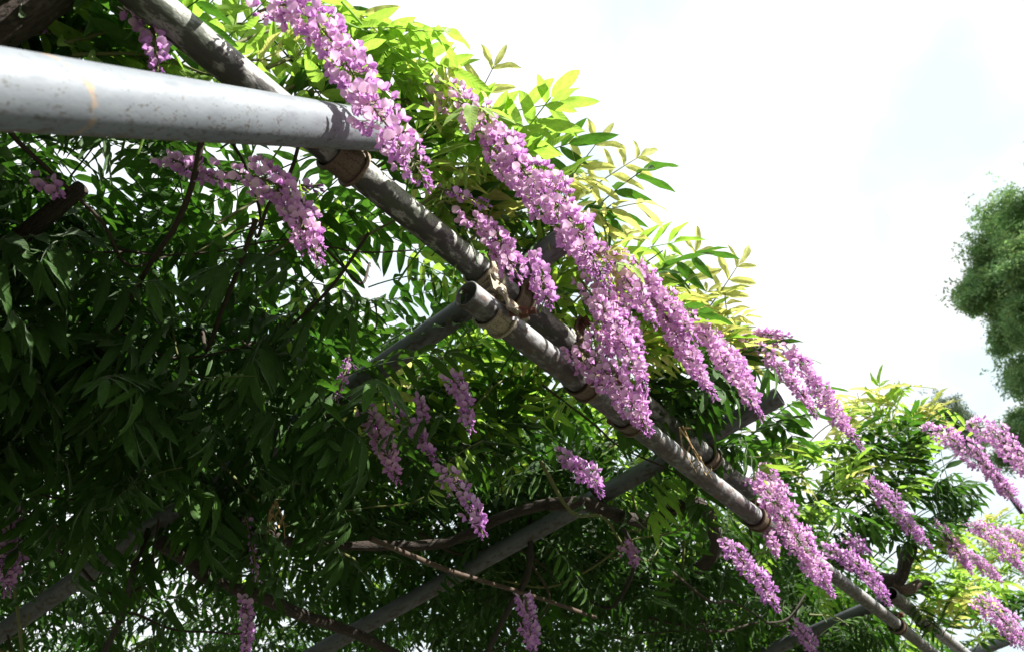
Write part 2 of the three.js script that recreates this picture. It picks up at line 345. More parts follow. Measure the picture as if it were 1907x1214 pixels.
// ------------------------------------------------------------------ leaves
function leafletGeo(L, W, fold, curl, wave, ph, ns = 8, na = 2) {
  const pos = [], uv = [], idx = [], m = 2 * na + 1;
  for (let i = 0; i <= ns; i++) {
    const s = i / ns, w = Math.pow(s, 0.6) * Math.pow(1 - s, 0.85) / 0.385 * 0.98 + (i === 0 ? 0.02 : 0);
    for (let j = -na; j <= na; j++) {
      const t = j / na, h = W * 0.5 * w;
      pos.push(L * s - curl * curl * 0.3 * L * s * s, fold * Math.abs(t) * h - curl * L * s * s + wave * W * Math.abs(t) * Math.sin(s * 9 + ph + t) * w, h * t * (1 - 0.25 * fold));
      uv.push(s, 0.5 + t * 0.5);
    }
  }
  for (let i = 0; i < ns; i++) for (let j = 0; j < m - 1; j++) { const a = i * m + j, b = a + m; idx.push(a, a + 1, b, a + 1, b + 1, b); }
  return geoOf(pos, uv, idx);
}
// a pinnate leaf in its own frame: stalk from the origin along +x, upper side +y
function compoundLeaf(o) {
  const pts = [], mats = []; let p = V(0, 0, 0), pit = o.pitch0;
  const N = 12, L = o.L;
  for (let i = 0; i <= N; i++) { pts.push(p.clone()); p = p.clone().add(V(Math.cos(pit), Math.sin(pit), 0).multiplyScalar(L / N)); pit += (o.pitch1 - o.pitch0) / N; }
  const stalk = rodGeo(pts, 0.0017, 0.0008, 10, 5);
  const curve = new THREE.CatmullRomCurve3(pts);
  const put = (s, side, ang, k) => {
    const t = curve.getTangentAt(s), q = curve.getPointAt(s), n = V(-t.y, t.x, 0), z = V(0, 0, side);
    const droop = o.droop * rr(0.7, 1.3);
    const d = t.clone().multiplyScalar(Math.cos(ang)).addScaledVector(z, Math.sin(ang)).normalize();
    d.multiplyScalar(Math.cos(droop)).addScaledVector(n, -Math.sin(droop)).normalize();
    let up = n.clone().addScaledVector(z, rr(-0.35, 0.35)).addScaledVector(t, rr(-0.3, 0.3)); up.addScaledVector(d, -up.dot(d)).normalize();
    const zz = V().crossVectors(d, up);
    const sc = k * rr(0.9, 1.1);
    mats.push(new THREE.Matrix4().makeBasis(d, up, zz).scale(V(sc, sc, sc)).setPosition(q));
  };
  const prof = [0.72, 0.92, 1.0, 1.05, 1.0, 0.92, 0.8];
  for (let i = 0; i < o.pairs; i++) {
    const s = 0.24 + 0.70 * i / (o.pairs - 1) + rr(-0.01, 0.01);
    for (const side of [-1, 1]) put(Math.min(0.97, s + (side > 0 ? 0.012 : 0)), side, rr(0.95, 1.2) - 0.3 * i / o.pairs, prof[Math.min(6, Math.round(i * 6 / (o.pairs - 1)))]);
  }
  put(1, 1, rr(-0.1, 0.1), 0.95);
  const lg = mats.map((m, i) => o.leaflets[i % o.leaflets.length].clone().applyMatrix4(m));
  return { geo: mergeGeometries([stalk, ...lg]), stalk, mats, leaflets: o.leaflets };
}
const L1 = [], L2 = [], L3 = [];
for (let i = 0; i < 4; i++) {
  L1.push(leafletGeo(rr(0.066, 0.085), rr(0.020, 0.026), rr(0.1, 0.35), rr(0.05, 0.3), rr(0.08, 0.18), i * 2));   // mature
  L2.push(leafletGeo(rr(0.066, 0.082), rr(0.019, 0.024), rr(0.45, 0.9), rr(-0.05, 0.25), rr(0.12, 0.24), i * 2 + 1));  // young, folded
  L3.push(leafletGeo(rr(0.072, 0.09), rr(0.017, 0.021), rr(0.15, 0.4), rr(0.1, 0.35), rr(0.08, 0.14), i * 3));  // hanging
}
const VAR = [];
for (let i = 0; i < 5; i++) VAR.push(compoundLeaf({ L: rr(0.21, 0.25), pairs: 5 + (i % 2), pitch0: rr(0.0, 0.25), pitch1: rr(-0.7, -0.2), droop: rr(0.15, 0.5), leaflets: L1 }));
for (let i = 0; i < 4; i++) VAR.push(compoundLeaf({ L: rr(0.17, 0.22), pairs: 5 + (i % 2), pitch0: rr(0.0, 0.3), pitch1: rr(-0.3, 0.2), droop: rr(-0.2, 0.2), leaflets: L2 }));
for (let i = 0; i < 4; i++) VAR.push(compoundLeaf({ L: rr(0.22, 0.26), pairs: 6, pitch0: rr(-0.1, 0.1), pitch1: rr(-0.9, -0.4), droop: rr(0.7, 1.15), leaflets: L3 }));
for (let i = 0; i < 3; i++) VAR.push(compoundLeaf({ L: rr(0.14, 0.17), pairs: 3 + (i % 2), pitch0: rr(0.0, 0.3), pitch1: rr(-0.3, 0.3), droop: rr(-0.25, 0.3), leaflets: L2 }));
const MATURE = [0, 1, 2, 3, 4], YOUNG = [5, 6, 7, 8, 13, 14, 15], HANG = [9, 10, 11, 12];

const vineNear = thing('wisteria_vine', 'nearest wisteria with dark shaded canopy and long lilac racemes hanging over the joined pipes', 'wisteria', V(2.7, 0, -3.6));
const vineFar = thing('wisteria_vine', 'farther sunlit wisteria mound beyond the short pipe end that juts into the sky', 'wisteria', V(4.3, 0, -3.4));
const vineLast = thing('wisteria_vine', 'most distant pale yellow-green wisteria behind the sunlit mound, beside the tall tree', 'wisteria', V(7.4, 0, -2.6));
const leafRec = [];       // every leaf: matrix, variant, tone, vine, weight
function inClear(p) { // small windows in the leaves where the sky shows
  return CLEAR.some(([c, r]) => p.distanceToSquared(c) < r * r);
}
const CLEAR = [
  [at(690, 320, 1.45), 0.05], [at(470, 290, 1.25), 0.03], [at(1400, 800, 2.3), 0.09], [at(650, 470, 1.5), 0.06], [at(735, 310, 1.7), 0.05], [at(600, 600, 1.7), 0.05],
  [V(1.797, Y(1.07), -0.29), 0.13], [at(1425, 755, 1.88), 0.10], [at(1440, 740, 1.97), 0.10],
  [at(930, 870, 2.2), 0.08], [at(1180, 850, 2.3), 0.09],
];
function addLeaf(p, dir, upHint, variant, tone, scale, hero) {
  const x = dir.clone().normalize(); let y = upHint.clone().addScaledVector(x, -upHint.dot(x)); if (y.length() < 0.05) y = V(0, 0, 1).addScaledVector(x, -x.z); y.normalize();
  const z = V().crossVectors(x, y);
  const mid = p.clone().addScaledVector(x, 0.13 * scale), tip = p.clone().addScaledVector(x, 0.25 * scale);
  if (!hero) {
    for (const q of [mid, tip]) {
      if (inClear(q)) return;
      const h = q.y - EYE.y;
      if (q.z > -0.56 && h < 1.11 + Math.max(0, 0.06 * (q.z + 0.5))) { if (!(q.z > -0.45 && h > 1.0 && q.x > 1.35)) return; }
      if (q.z > -0.52 && q.x < 0.62 && q.z > -0.5 && h < 1.13) return;
    }
  }
  const m = new THREE.Matrix4().makeBasis(x, y, z).scale(V(scale, scale, scale)).setPosition(p);
  const e = view(mid), inside = e.d > 0.2 && e.x > -80 && e.x < 1990 && e.y > -80 && e.y < 1300;
  const vine = mid.x < 2.28 ? vineNear : mid.x < 4.3 ? vineFar : vineLast;
  leafRec.push({ m, variant, tone, vine, hero: !!hero, w: inside ? scale / e.d : 0, p: mid });
}
// the roof of leaves over the pipes
function canopy() {
  let n = 0;
  for (let i = 0; i < 45000; i++) {
    const X = rr(-2.0, 7.5), Z = rr(-4.6, -0.44);
    const inner = sst(-Z, 0.55, 1.0);
    let dens = 0.06 + 0.94 * inner;
    if (X > 1.35 && X < 2.2) dens = Math.max(dens, 0.5);
    dens *= 1 - 0.42 * sst(-Z, 1.5, 2.2);
    if (X < 1.15) dens *= 1 + 0.45 * sst(-Z, 0.8, 1.1) * (1 - sst(-Z, 1.6, 2.0));
    if (X > 0.95 && X < 1.65) dens *= 1 - 0.75 * (1 - sst(-Z, 1.0, 1.4));
    dens *= 0.62 + 0.9 * fbm(X * 1.6 + 3, Z * 1.6, 0.5, 3);
    if (X < 0.1) dens = 0.8;
    else if (X < 0.75) dens *= 0.3 + 0.7 * sst(-Z, 0.62, 0.82);
    if (X > 3) dens *= 0.8;
    if (rnd() > dens) continue;
    const low = rnd();
    const h = Z > -0.6 ? rr(1.13, 1.35) : (X < 1.1 && Z < -0.75 && Z > -1.55 ? 1.0 : Z < -0.8 ? 1.2 : 1.12) + 0.44 * Math.pow(low, 1.05) + 0.1 * fbm(X * 2, Z * 2, 4, 2);
    const a = rr(0, 2 * Math.PI), hang = h < 1.19;
    const dir = V(Math.cos(a), hang ? rr(-0.75, -0.05) : rr(-0.4, 0.35), Math.sin(a));
    const up = V(rr(-0.3, 0.3), 1, rr(-0.3, 0.3));
    const v = hang ? (rnd() < 0.6 ? pick(HANG) : pick(MATURE)) : pick(MATURE);
    const edge = 1 - sst(-Z, 0.55, 1.05);
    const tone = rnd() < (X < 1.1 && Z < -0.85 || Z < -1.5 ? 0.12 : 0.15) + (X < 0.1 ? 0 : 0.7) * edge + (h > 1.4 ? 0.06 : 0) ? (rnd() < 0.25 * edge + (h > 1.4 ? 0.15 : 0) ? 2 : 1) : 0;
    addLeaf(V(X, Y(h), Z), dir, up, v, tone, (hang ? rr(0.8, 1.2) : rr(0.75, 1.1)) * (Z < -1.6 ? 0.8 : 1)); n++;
  }
}
canopy();
// leafy shoots at the sunny edge: each a stem with leaves round it
const shootGeos = { wisteria_vine: [], wisteria_vine_001: [], wisteria_vine_002: [] };
function shoot(px, py, d, r, n, kind, dx = 0.25, dy = 0.25, dz = 0.8) {
  const c = at(px, py, d), rad = r * d / FOC;
  const vine = c.x < 2.28 ? vineNear : c.x < 4.3 ? vineFar : vineLast;
  const base = V(c.x - 0.12 - rad * 0.3, Math.max(Y(1.1), c.y - 0.1 - rad * 0.5), Math.min(-0.5, c.z - 0.12));
  const tip = c.clone().add(V(dx, dy, dz).normalize().multiplyScalar(rad * 0.7));
  shootGeos[vine.name].push(rodGeo([base, base.clone().lerp(c, 0.55).add(V(0, 0.03, 0)), c, tip], 0.0032, 0.0013, 16, 5));
  for (let i = 0; i < n; i++) {
    const t = (i + 0.5) / n, off = V(rr(-1, 1), rr(-1, 1), rr(-1, 1)).multiplyScalar(rad * 0.55);
    const p = base.clone().lerp(tip, 0.35 + 0.6 * t).lerp(c.clone().add(off), 0.6);
    const dir = V(dx + rr(-0.75, 0.75), dy + rr(-0.55, 0.6), dz + rr(-0.9, 0.6));
    const up = V(rr(-0.4, 0.4), 1, rr(-0.2, 0.6));
    let v, tone;
    const q = rnd();
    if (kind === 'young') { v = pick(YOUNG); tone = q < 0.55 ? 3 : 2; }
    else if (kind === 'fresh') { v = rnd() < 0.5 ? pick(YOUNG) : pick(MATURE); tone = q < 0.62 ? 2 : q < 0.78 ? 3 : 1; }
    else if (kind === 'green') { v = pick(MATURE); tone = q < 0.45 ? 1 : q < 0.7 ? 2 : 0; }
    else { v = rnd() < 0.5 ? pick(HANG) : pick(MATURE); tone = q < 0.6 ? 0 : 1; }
    addLeaf(p.addScaledVector(dir.clone().normalize(), -0.15), dir, up, v, tone, rr(0.85, 1.3) * (c.x > 2.28 ? 0.92 : 1));
  }
}
for (const s of [
  // behind the brace, upper left
  [60, 30, 1.2, 90, 6, 'dark'], [20, 90, 1.2, 80, 5, 'dark'], [130, 60, 1.2, 80, 5, 'dark'], [250, 70, 1.15, 90, 6, 'green'], [400, 40, 1.2, 80, 3, 'fresh'], [400, 140, 1.12, 70, 3, 'fresh'], [330, 120, 1.15, 60, 3, 'fresh'],
  // along the rail, from the upper left to the pipe end
  [480, 40, 1.3, 90, 2, 'fresh'], [560, 110, 1.28, 100, 3, 'fresh'], [640, 40, 1.36, 90, 3, 'fresh', 0.9, 0.3, 0.5], [720, 70, 1.36, 90, 3, 'fresh', 0.9, 0.1, 0.5], [610, 170, 1.28, 70, 3, 'fresh'],
  [740, 110, 1.38, 80, 3, 'young', 0.9, 0.1, 0.5], [800, 180, 1.40, 70, 2, 'fresh'], [860, 170, 1.42, 70, 2, 'young', 0.3, 0.8, 0.3], [800, 250, 1.42, 80, 5, 'fresh'], [870, 310, 1.46, 80, 5, 'fresh'],
  [960, 320, 1.5, 80, 4, 'young'], [940, 390, 1.52, 70, 5, 'fresh'], [850, 400, 1.5, 50, 4, 'fresh'], [1010, 440, 1.6, 80, 5, 'fresh'], [1060, 350, 1.58, 60, 3, 'young', 0.5, 0.9, 0.2],
  [1060, 520, 1.66, 80, 5, 'fresh'], [1130, 450, 1.7, 60, 3, 'young', 0.5, 0.6, 0.2], [1000, 580, 1.66, 70, 5, 'fresh'], [1090, 600, 1.72, 80, 5, 'fresh'], [1180, 640, 1.82, 80, 7, 'fresh'], [1180, 560, 1.84, 70, 5, 'fresh'],
  [1260, 570, 1.92, 70, 5, 'young', 0.4, 0.9, 0.2], [1320, 580, 1.98, 70, 6, 'young', 0.6, 0.5, 0.4], [1380, 610, 2.04, 60, 6, 'young', 0.7, 0.2, 0.4], [1270, 640, 1.94, 70, 6, 'fresh'],
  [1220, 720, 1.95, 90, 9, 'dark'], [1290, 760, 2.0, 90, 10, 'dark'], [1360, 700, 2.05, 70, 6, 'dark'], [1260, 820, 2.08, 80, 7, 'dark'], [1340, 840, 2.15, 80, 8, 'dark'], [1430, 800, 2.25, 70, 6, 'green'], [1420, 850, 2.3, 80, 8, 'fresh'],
  [610, 340, 1.48, 60, 3, 'green'], [670, 410, 1.55, 60, 4, 'green'], [560, 400, 1.5, 60, 4, 'green'],
  [900, 230, 1.47, 60, 3, 'fresh'], [970, 300, 1.54, 55, 3, 'fresh'], [1110, 400, 1.66, 60, 4, 'fresh'], [1200, 490, 1.8, 60, 4, 'fresh'], [1250, 530, 1.9, 55, 4, 'young', 0.4, 0.8, 0.3], [1400, 640, 2.06, 50, 4, 'young', 0.7, 0.3, 0.3],
  // seen through the gap between the cross pipes
  [700, 780, 1.85, 80, 5, 'fresh'], [820, 790, 1.9, 80, 6, 'green'], [900, 830, 1.9, 80, 5, 'green'], [1000, 690, 1.95, 70, 5, 'fresh'],
  [760, 740, 2.0, 90, 6, 'fresh'], [850, 700, 1.95, 90, 6, 'green'], [960, 740, 2.0, 90, 7, 'green'], [900, 640, 1.85, 60, 5, 'fresh'],
]) shoot(...s);
for (const s of [ // the mound beyond
  [1600, 760, 3.0, 70, 7, 'young', 0.4, 0.8, 0.2], [1680, 740, 3.05, 80, 8, 'young', 0.4, 0.8, 0.2], [1760, 760, 3.1, 80, 8, 'young', 0.6, 0.6, 0.2], [1560, 820, 2.9, 80, 9, 'fresh'], [1640, 820, 2.95, 80, 9, 'green'],
  [1720, 820, 3.0, 80, 9, 'green'], [1480, 870, 2.75, 80, 9, 'fresh'], [1560, 890, 2.85, 80, 9, 'fresh'], [1650, 890, 2.9, 80, 10, 'green'], [1740, 880, 3.0, 80, 10, 'dark'], [1790, 920, 3.05, 60, 8, 'dark'],
  [1500, 960, 2.75, 80, 8, 'green'], [1590, 970, 2.85, 80, 9, 'dark'], [1690, 970, 2.95, 80, 9, 'dark'], [1760, 990, 3.0, 70, 7, 'green'], [1570, 1040, 2.85, 70, 6, 'green'], [1480, 1040, 2.7, 70, 6, 'dark'],
  [1760, 1120, 3.1, 80, 9, 'fresh'], [1720, 1060, 3.1, 70, 6, 'fresh'], [1830, 1100, 3.3, 80, 9, 'fresh'], [1850, 1160, 3.2, 80, 8, 'fresh'], [1800, 1170, 3.1, 70, 7, 'fresh'], [1720, 1180, 3.1, 60, 6, 'green'], [1880, 1190, 3.3, 60, 6, 'green'],
  [1610, 1180, 3.1, 90, 8, 'dark'],
]) shoot(...s);
for (const s of [
  [1840, 980, 4.9, 60, 8, 'young'], [1890, 1000, 4.9, 60, 8, 'young'], [1870, 960, 5.0, 50, 6, 'young'], [1850, 1040, 4.8, 70, 9, 'fresh'], [1900, 1060, 4.8, 70, 9, 'fresh'], [1800, 1040, 4.7, 60, 8, 'fresh'], [1900, 1120, 4.6, 60, 8, 'green'], [1930, 1000, 4.9, 60, 8, 'young'],
]) shoot(...s);
// single leaves that stand out against the sky or the dark
function heroLeaf(b, t, d0, d1, variant, tone, up, sc) {
  const p = at(b[0], b[1], d0), q = at(t[0], t[1], d1), dir = q.clone().sub(p);
  addLeaf(p, dir, up, variant, tone, sc ?? dir.length() / 0.27, true);
}
heroLeaf([640, 60], [835, 45], 1.30, 1.33, 0, 2, V(0, 1, 0.3));
heroLeaf([640, 140], [800, 125], 1.32, 1.36, 1, 2, V(0, 1, 0.2));
heroLeaf([500, 90], [610, 40], 1.22, 1.25, 2, 2, V(0, 1, 0));
heroLeaf([530, 190], [640, 200], 1.25, 1.3, 3, 2, V(0, 1, 0));
heroLeaf([960, 260], [790, 330], 1.42, 1.38, 1, 2, V(0, 1, 0.5));
heroLeaf([970, 350], [1160, 325], 1.52, 1.58, 6, 3, V(-0.3, 0.2, 1));
heroLeaf([1230, 600], [1350, 530], 1.92, 1.98, 7, 3, V(-0.3, 0.2, 1));
heroLeaf([1290, 610], [1425, 595], 1.96, 2.0, 5, 3, V(0, 1, 0.3));
heroLeaf([1030, 375], [1112, 262], 1.56, 1.62, 13, 3, V(-0.5, -0.5, 0.7), 1.05);
heroLeaf([1080, 365], [1175, 305], 1.6, 1.66, 14, 3, V(-0.5, -0.3, 0.8), 1.05);
heroLeaf([1262, 600], [1290, 488], 1.94, 1.98, 15, 3, V(-0.5, -0.5, 0.7), 1.15);
heroLeaf([1300, 600], [1362, 508], 1.96, 2.0, 14, 3, V(-0.5, -0.5, 0.7), 1.15);
heroLeaf([860, 240], [915, 130], 1.42, 1.46, 13, 3, V(-0.5, -0.5, 0.7), 0.9);
heroLeaf([820, 250], [900, 150], 1.42, 1.45, 8, 3, V(0, 0.5, 1));
heroLeaf([1120, 640], [1270, 650], 1.78, 1.8, 2, 2, V(0, 1, 0.4));
heroLeaf([900, 560], [1110, 540], 1.55, 1.62, 4, 1, V(0, 1, 0.2));
heroLeaf([480, 700], [360, 705], 1.30, 1.26, 3, 1, V(0, 1, 0));
heroLeaf([760, 520], [890, 530], 1.42, 1.40, 9, 0, V(0, 1, 0));
heroLeaf([560, 900], [480, 910], 1.5, 1.45, 2, 1, V(0, 1, 0));
heroLeaf([340, 870], [180, 900], 1.42, 1.38, 10, 0, V(0, 1, 0));
heroLeaf([330, 130], [420, 160], 1.1, 1.12, 1, 2, V(0, 1, 0.2));
heroLeaf([210, 10], [330, 120], 1.08, 1.1, 0, 1, V(0, 1, 0));
heroLeaf([900, 820], [740, 900], 1.6, 1.55, 12, 2, V(0, 1, 0));
heroLeaf([1060, 880], [1120, 1000], 1.75, 1.72, 11, 0, V(0, 1, 0));
heroLeaf([1010, 1000], [1110, 1100], 1.8, 1.8, 9, 1, V(0, 1, 0));
heroLeaf([640, 700], [860, 640], 1.38, 1.42, 3, 0, V(0, 1, 0));
heroLeaf([900, 770], [700, 800], 1.55, 1.5, 4, 0, V(0, 1, 0));

for (const vine of [vineNear, vineFar, vineLast]) {
  for (const g of shootGeos[vine.name]) part(vine, 'shoot', g, M.green);
  const mine = leafRec.filter((l) => l.vine === vine);
  const off = vine.position.clone().negate();
  const put = (o, m) => { m.decompose(o.position, o.quaternion, o.scale); o.position.add(off); };
  const heroes = mine.filter((l) => l.hero).slice(0, 23), rest = mine.filter((l) => !heroes.includes(l)).sort((a, b) => b.w - a.w);
  for (const l of heroes) {
    const v = VAR[l.variant], g = sub(vine, 'leaf'); put(g, l.m);
    const st = new THREE.Mesh(v.stalk, M.green); st.name = 'stalk'; g.add(st);
    v.mats.forEach((m, i) => { const f = new THREE.Mesh(v.leaflets[i % v.leaflets.length], LEAF[l.tone]); f.name = 'leaflet'; m.decompose(f.position, f.quaternion, f.scale); g.add(f); });
  }
  const nm = Math.min(300 - heroes.length, rest.length);
  for (const l of rest.slice(0, nm)) { const f = new THREE.Mesh(VAR[l.variant].geo, LEAF[l.tone]); f.name = 'leaf'; put(f, l.m); vine.add(f); }
  const many = rest.slice(nm), mass = sub(vine, 'foliage'); mass.userData.kind = 'stuff';
  for (let v = 0; v < VAR.length; v++) for (let t = 0; t < LEAF.length; t++) {
    const ls = many.filter((l) => l.variant === v && l.tone === t); if (!ls.length) continue;
    const im = new THREE.InstancedMesh(VAR[v].geo, LEAF[t], ls.length); im.name = 'leaves'; im.userData.kind = 'stuff';
    ls.forEach((l, i) => { const m = l.m.clone(); m.elements[12] += off.x; m.elements[13] += off.y; m.elements[14] += off.z; im.setMatrixAt(i, m); const b = rr(0.75, 1.2); im.setColorAt(i, new THREE.Color(b * rr(0.88, 1.15), b, b * rr(0.8, 1.1))); });
    mass.add(im);
  }
}

// ------------------------------------------------------------------ woody stems
function stem(vine, name, pts, h, r0, r1, mat, bump = 0.2, label) {
  const w = pts.map((p) => p[2] ? at(p[0], p[1], p[2]) : atH(p[0], p[1], h));
  if (name === 'branch' && r0 < 0.01) w.unshift(w[0].clone().add(V(0.05, 0.22, 0.02)));
  if (name === 'twig') { w[0].y += 0.05; const l = w[w.length - 1], k = w[w.length - 2]; w.push(l.clone().add(l.clone().sub(k).multiplyScalar(0.7)).add(V(0, 0.1, 0))); }
  part(vine, name, rodGeo(w, r0, r1, 40, 10, bump, r0 * 1000 + h), mat, label);
}
stem(vineNear, 'branch', [[1020, 938], [1090, 938], [1150, 958], [1210, 970], [1260, 945], [1300, 938], [1330, 985], [1330, 1030], [1300, 1060]], 1.06, 0.017, 0.019, M.bark, 0.35, 'thick gnarled brown branch bending under the lower rail');
stem(vineNear, 'branch', [[300, 1010], [345, 1040], [400, 1085], [480, 1110], [560, 1145], [650, 1175], [760, 1230]], 1.02, 0.017, 0.013, M.bark, 0.25, 'reddish brown branch crossing the lower canopy');
stem(vineNear, 'branch', [[470, 985], [560, 1012], [700, 1016], [830, 1010], [930, 965], [1010, 940], [1080, 932]], 1.07, 0.011, 0.014, M.bark, 0.3);
stem(vineNear, 'branch', [[985, 1060], [952, 1125], [925, 1180], [895, 1240]], 1.02, 0.008, 0.009, M.bark, 0.25);
stem(vineNear, 'branch', [[250, 1050], [240, 1100], [215, 1170], [180, 1240]], 1.02, 0.007, 0.008, M.bark, 0.25);
stem(vineNear, 'branch', [[150, 350], [80, 405], [40, 440], [-30, 490]], 1.05, 0.012, 0.014, M.bark, 0.25);
stem(vineNear, 'branch', [[-90, 110, 1.02], [0, 45, 1.04], [60, 5, 1.06], [150, -60, 1.1]], 1, 0.032, 0.03, M.bark, 0.25, 'thick dark limb in the shade above the pale brace');
stem(vineNear, 'twig', [[378, 255], [358, 340], [326, 420], [280, 490], [235, 570], [190, 650]], 1.04, 0.0048, 0.0035, M.twig, 0.2);
stem(vineNear, 'twig', [[475, 445], [440, 510], [410, 585], [385, 650]], 1.04, 0.0042, 0.0036, M.twig, 0.2);
stem(vineNear, 'twig', [[560, 290], [540, 320], [500, 380], [480, 440]], 1.06, 0.003, 0.0025, M.twig, 0.2);
stem(vineNear, 'twig', [[690, 470], [620, 530], [560, 590], [480, 650]], 1.05, 0.003, 0.003, M.twig, 0.2);
stem(vineNear, 'cane', [[690, 1003], [760, 1032], [830, 1060], [900, 1082], [1000, 1112], [1110, 1150]], 1.0, 0.0065, 0.0055, M.cane, 0.12, 'straight pale tan cane crossing under the branches');
stem(vineNear, 'twig', [[1110, 940], [1170, 1000], [1180, 1060], [1140, 1130]], 1.05, 0.006, 0.005, M.bark, 0.2);
stem(vineFar, 'branch', [[1540, 1040, 3.0], [1590, 1052, 3.02], [1640, 1078, 3.02], [1675, 1080, 3.0], [1686, 1050, 3.0], [1698, 1012, 3.0]], 1.1, 0.026, 0.022, M.bark, 0.5, 'stubby gnarled grey-brown limb with sawn end above the far cross pipe');
stem(vineFar, 'branch', [[1660, 1085, 3.0], [1690, 1098, 3.0], [1712, 1085, 3.02]], 1.1, 0.02, 0.014, M.cane, 0.5);
for (const [v, x, z] of [[vineNear, 2.7, -3.6], [vineFar, 4.3, -3.4], [vineLast, 7.4, -2.6]])
  part(v, 'trunk', rodGeo([V(x, -0.05, z), V(x + 0.06, 0.8, z + 0.05), V(x - 0.05, 1.7, z - 0.03), V(x + 0.1, 2.5, z + 0.15), V(x - 0.2, 2.72, z + 0.9)], 0.10, 0.05, 40, 14, 0.3, x), M.bark);
for (let i = 0; i < 70; i++) {  // thin stems wandering through the leaves
  const x = rr(-0.6, 3.4), z = -rr(0.6, 2.8), h = rr(1.0, 1.2), a = rr(-0.9, 2.2), l = rr(0.3, 0.8);
  const q = [V(x, Y(h) + 0.06, z)]; let t = a, y = Y(h);
  for (let k = 1; k < 6; k++) { t += rr(-0.5, 0.5); const e = q[k - 1]; q.push(V(e.x + Math.cos(t) * l / 5, y + rr(-0.03, 0.03), e.z + Math.sin(t) * l / 5)); }
  q[5].y += 0.1; if (q.some((e) => e.z > -0.58)) continue;
  part(x < 2.28 ? vineNear : vineFar, 'twig', rodGeo(q, rr(0.002, 0.0055), rr(0.0015, 0.003), 20, 6, 0.25, i), i % 4 ? M.twig : M.green);
}
function driedBunch(vine, px, py, d, len, n, ang) {
  const gs = [];
  for (let i = 0; i < n; i++) {
    const b = at(px + rr(-6, 6), py + rr(-6, 6), d), e = at(px + Math.cos(ang) * len * rr(0.7, 1.05) + rr(-16, 16), py + Math.sin(ang) * len * rr(0.7, 1.05) + rr(-10, 10), d + rr(-0.02, 0.02));
    const m = b.clone().lerp(e, 0.5).add(V(rr(-0.012, 0.012), rr(-0.012, 0.012), rr(-0.012, 0.012)));
    gs.push(rodGeo([b, m, e], 0.0017, 0.0008, 10, 5, 0.4, i));
    for (let k = 0; k < 3; k++) { const l = leafletGeo(0.02, 0.006, 0.8, rr(-0.4, 0.5), 0.3, k, 4, 1); const o = new THREE.Object3D(); o.position.copy(m.clone().lerp(k % 2 ? b : e, rr(0, 1))); o.rotation.set(rr(0, 6), rr(0, 6), rr(0, 6)); o.updateMatrix(); gs.push(l.applyMatrix4(o.matrix)); }
  }
  part(vine, 'dried_stalk', mergeGeometries(gs), M.dry, 'dry tan withered flower stalks');
}
driedBunch(vineNear, 1270, 795, 1.72, 110, 4, 1.05);
driedBunch(vineNear, 512, 935, 1.62, 60, 5, 1.5);

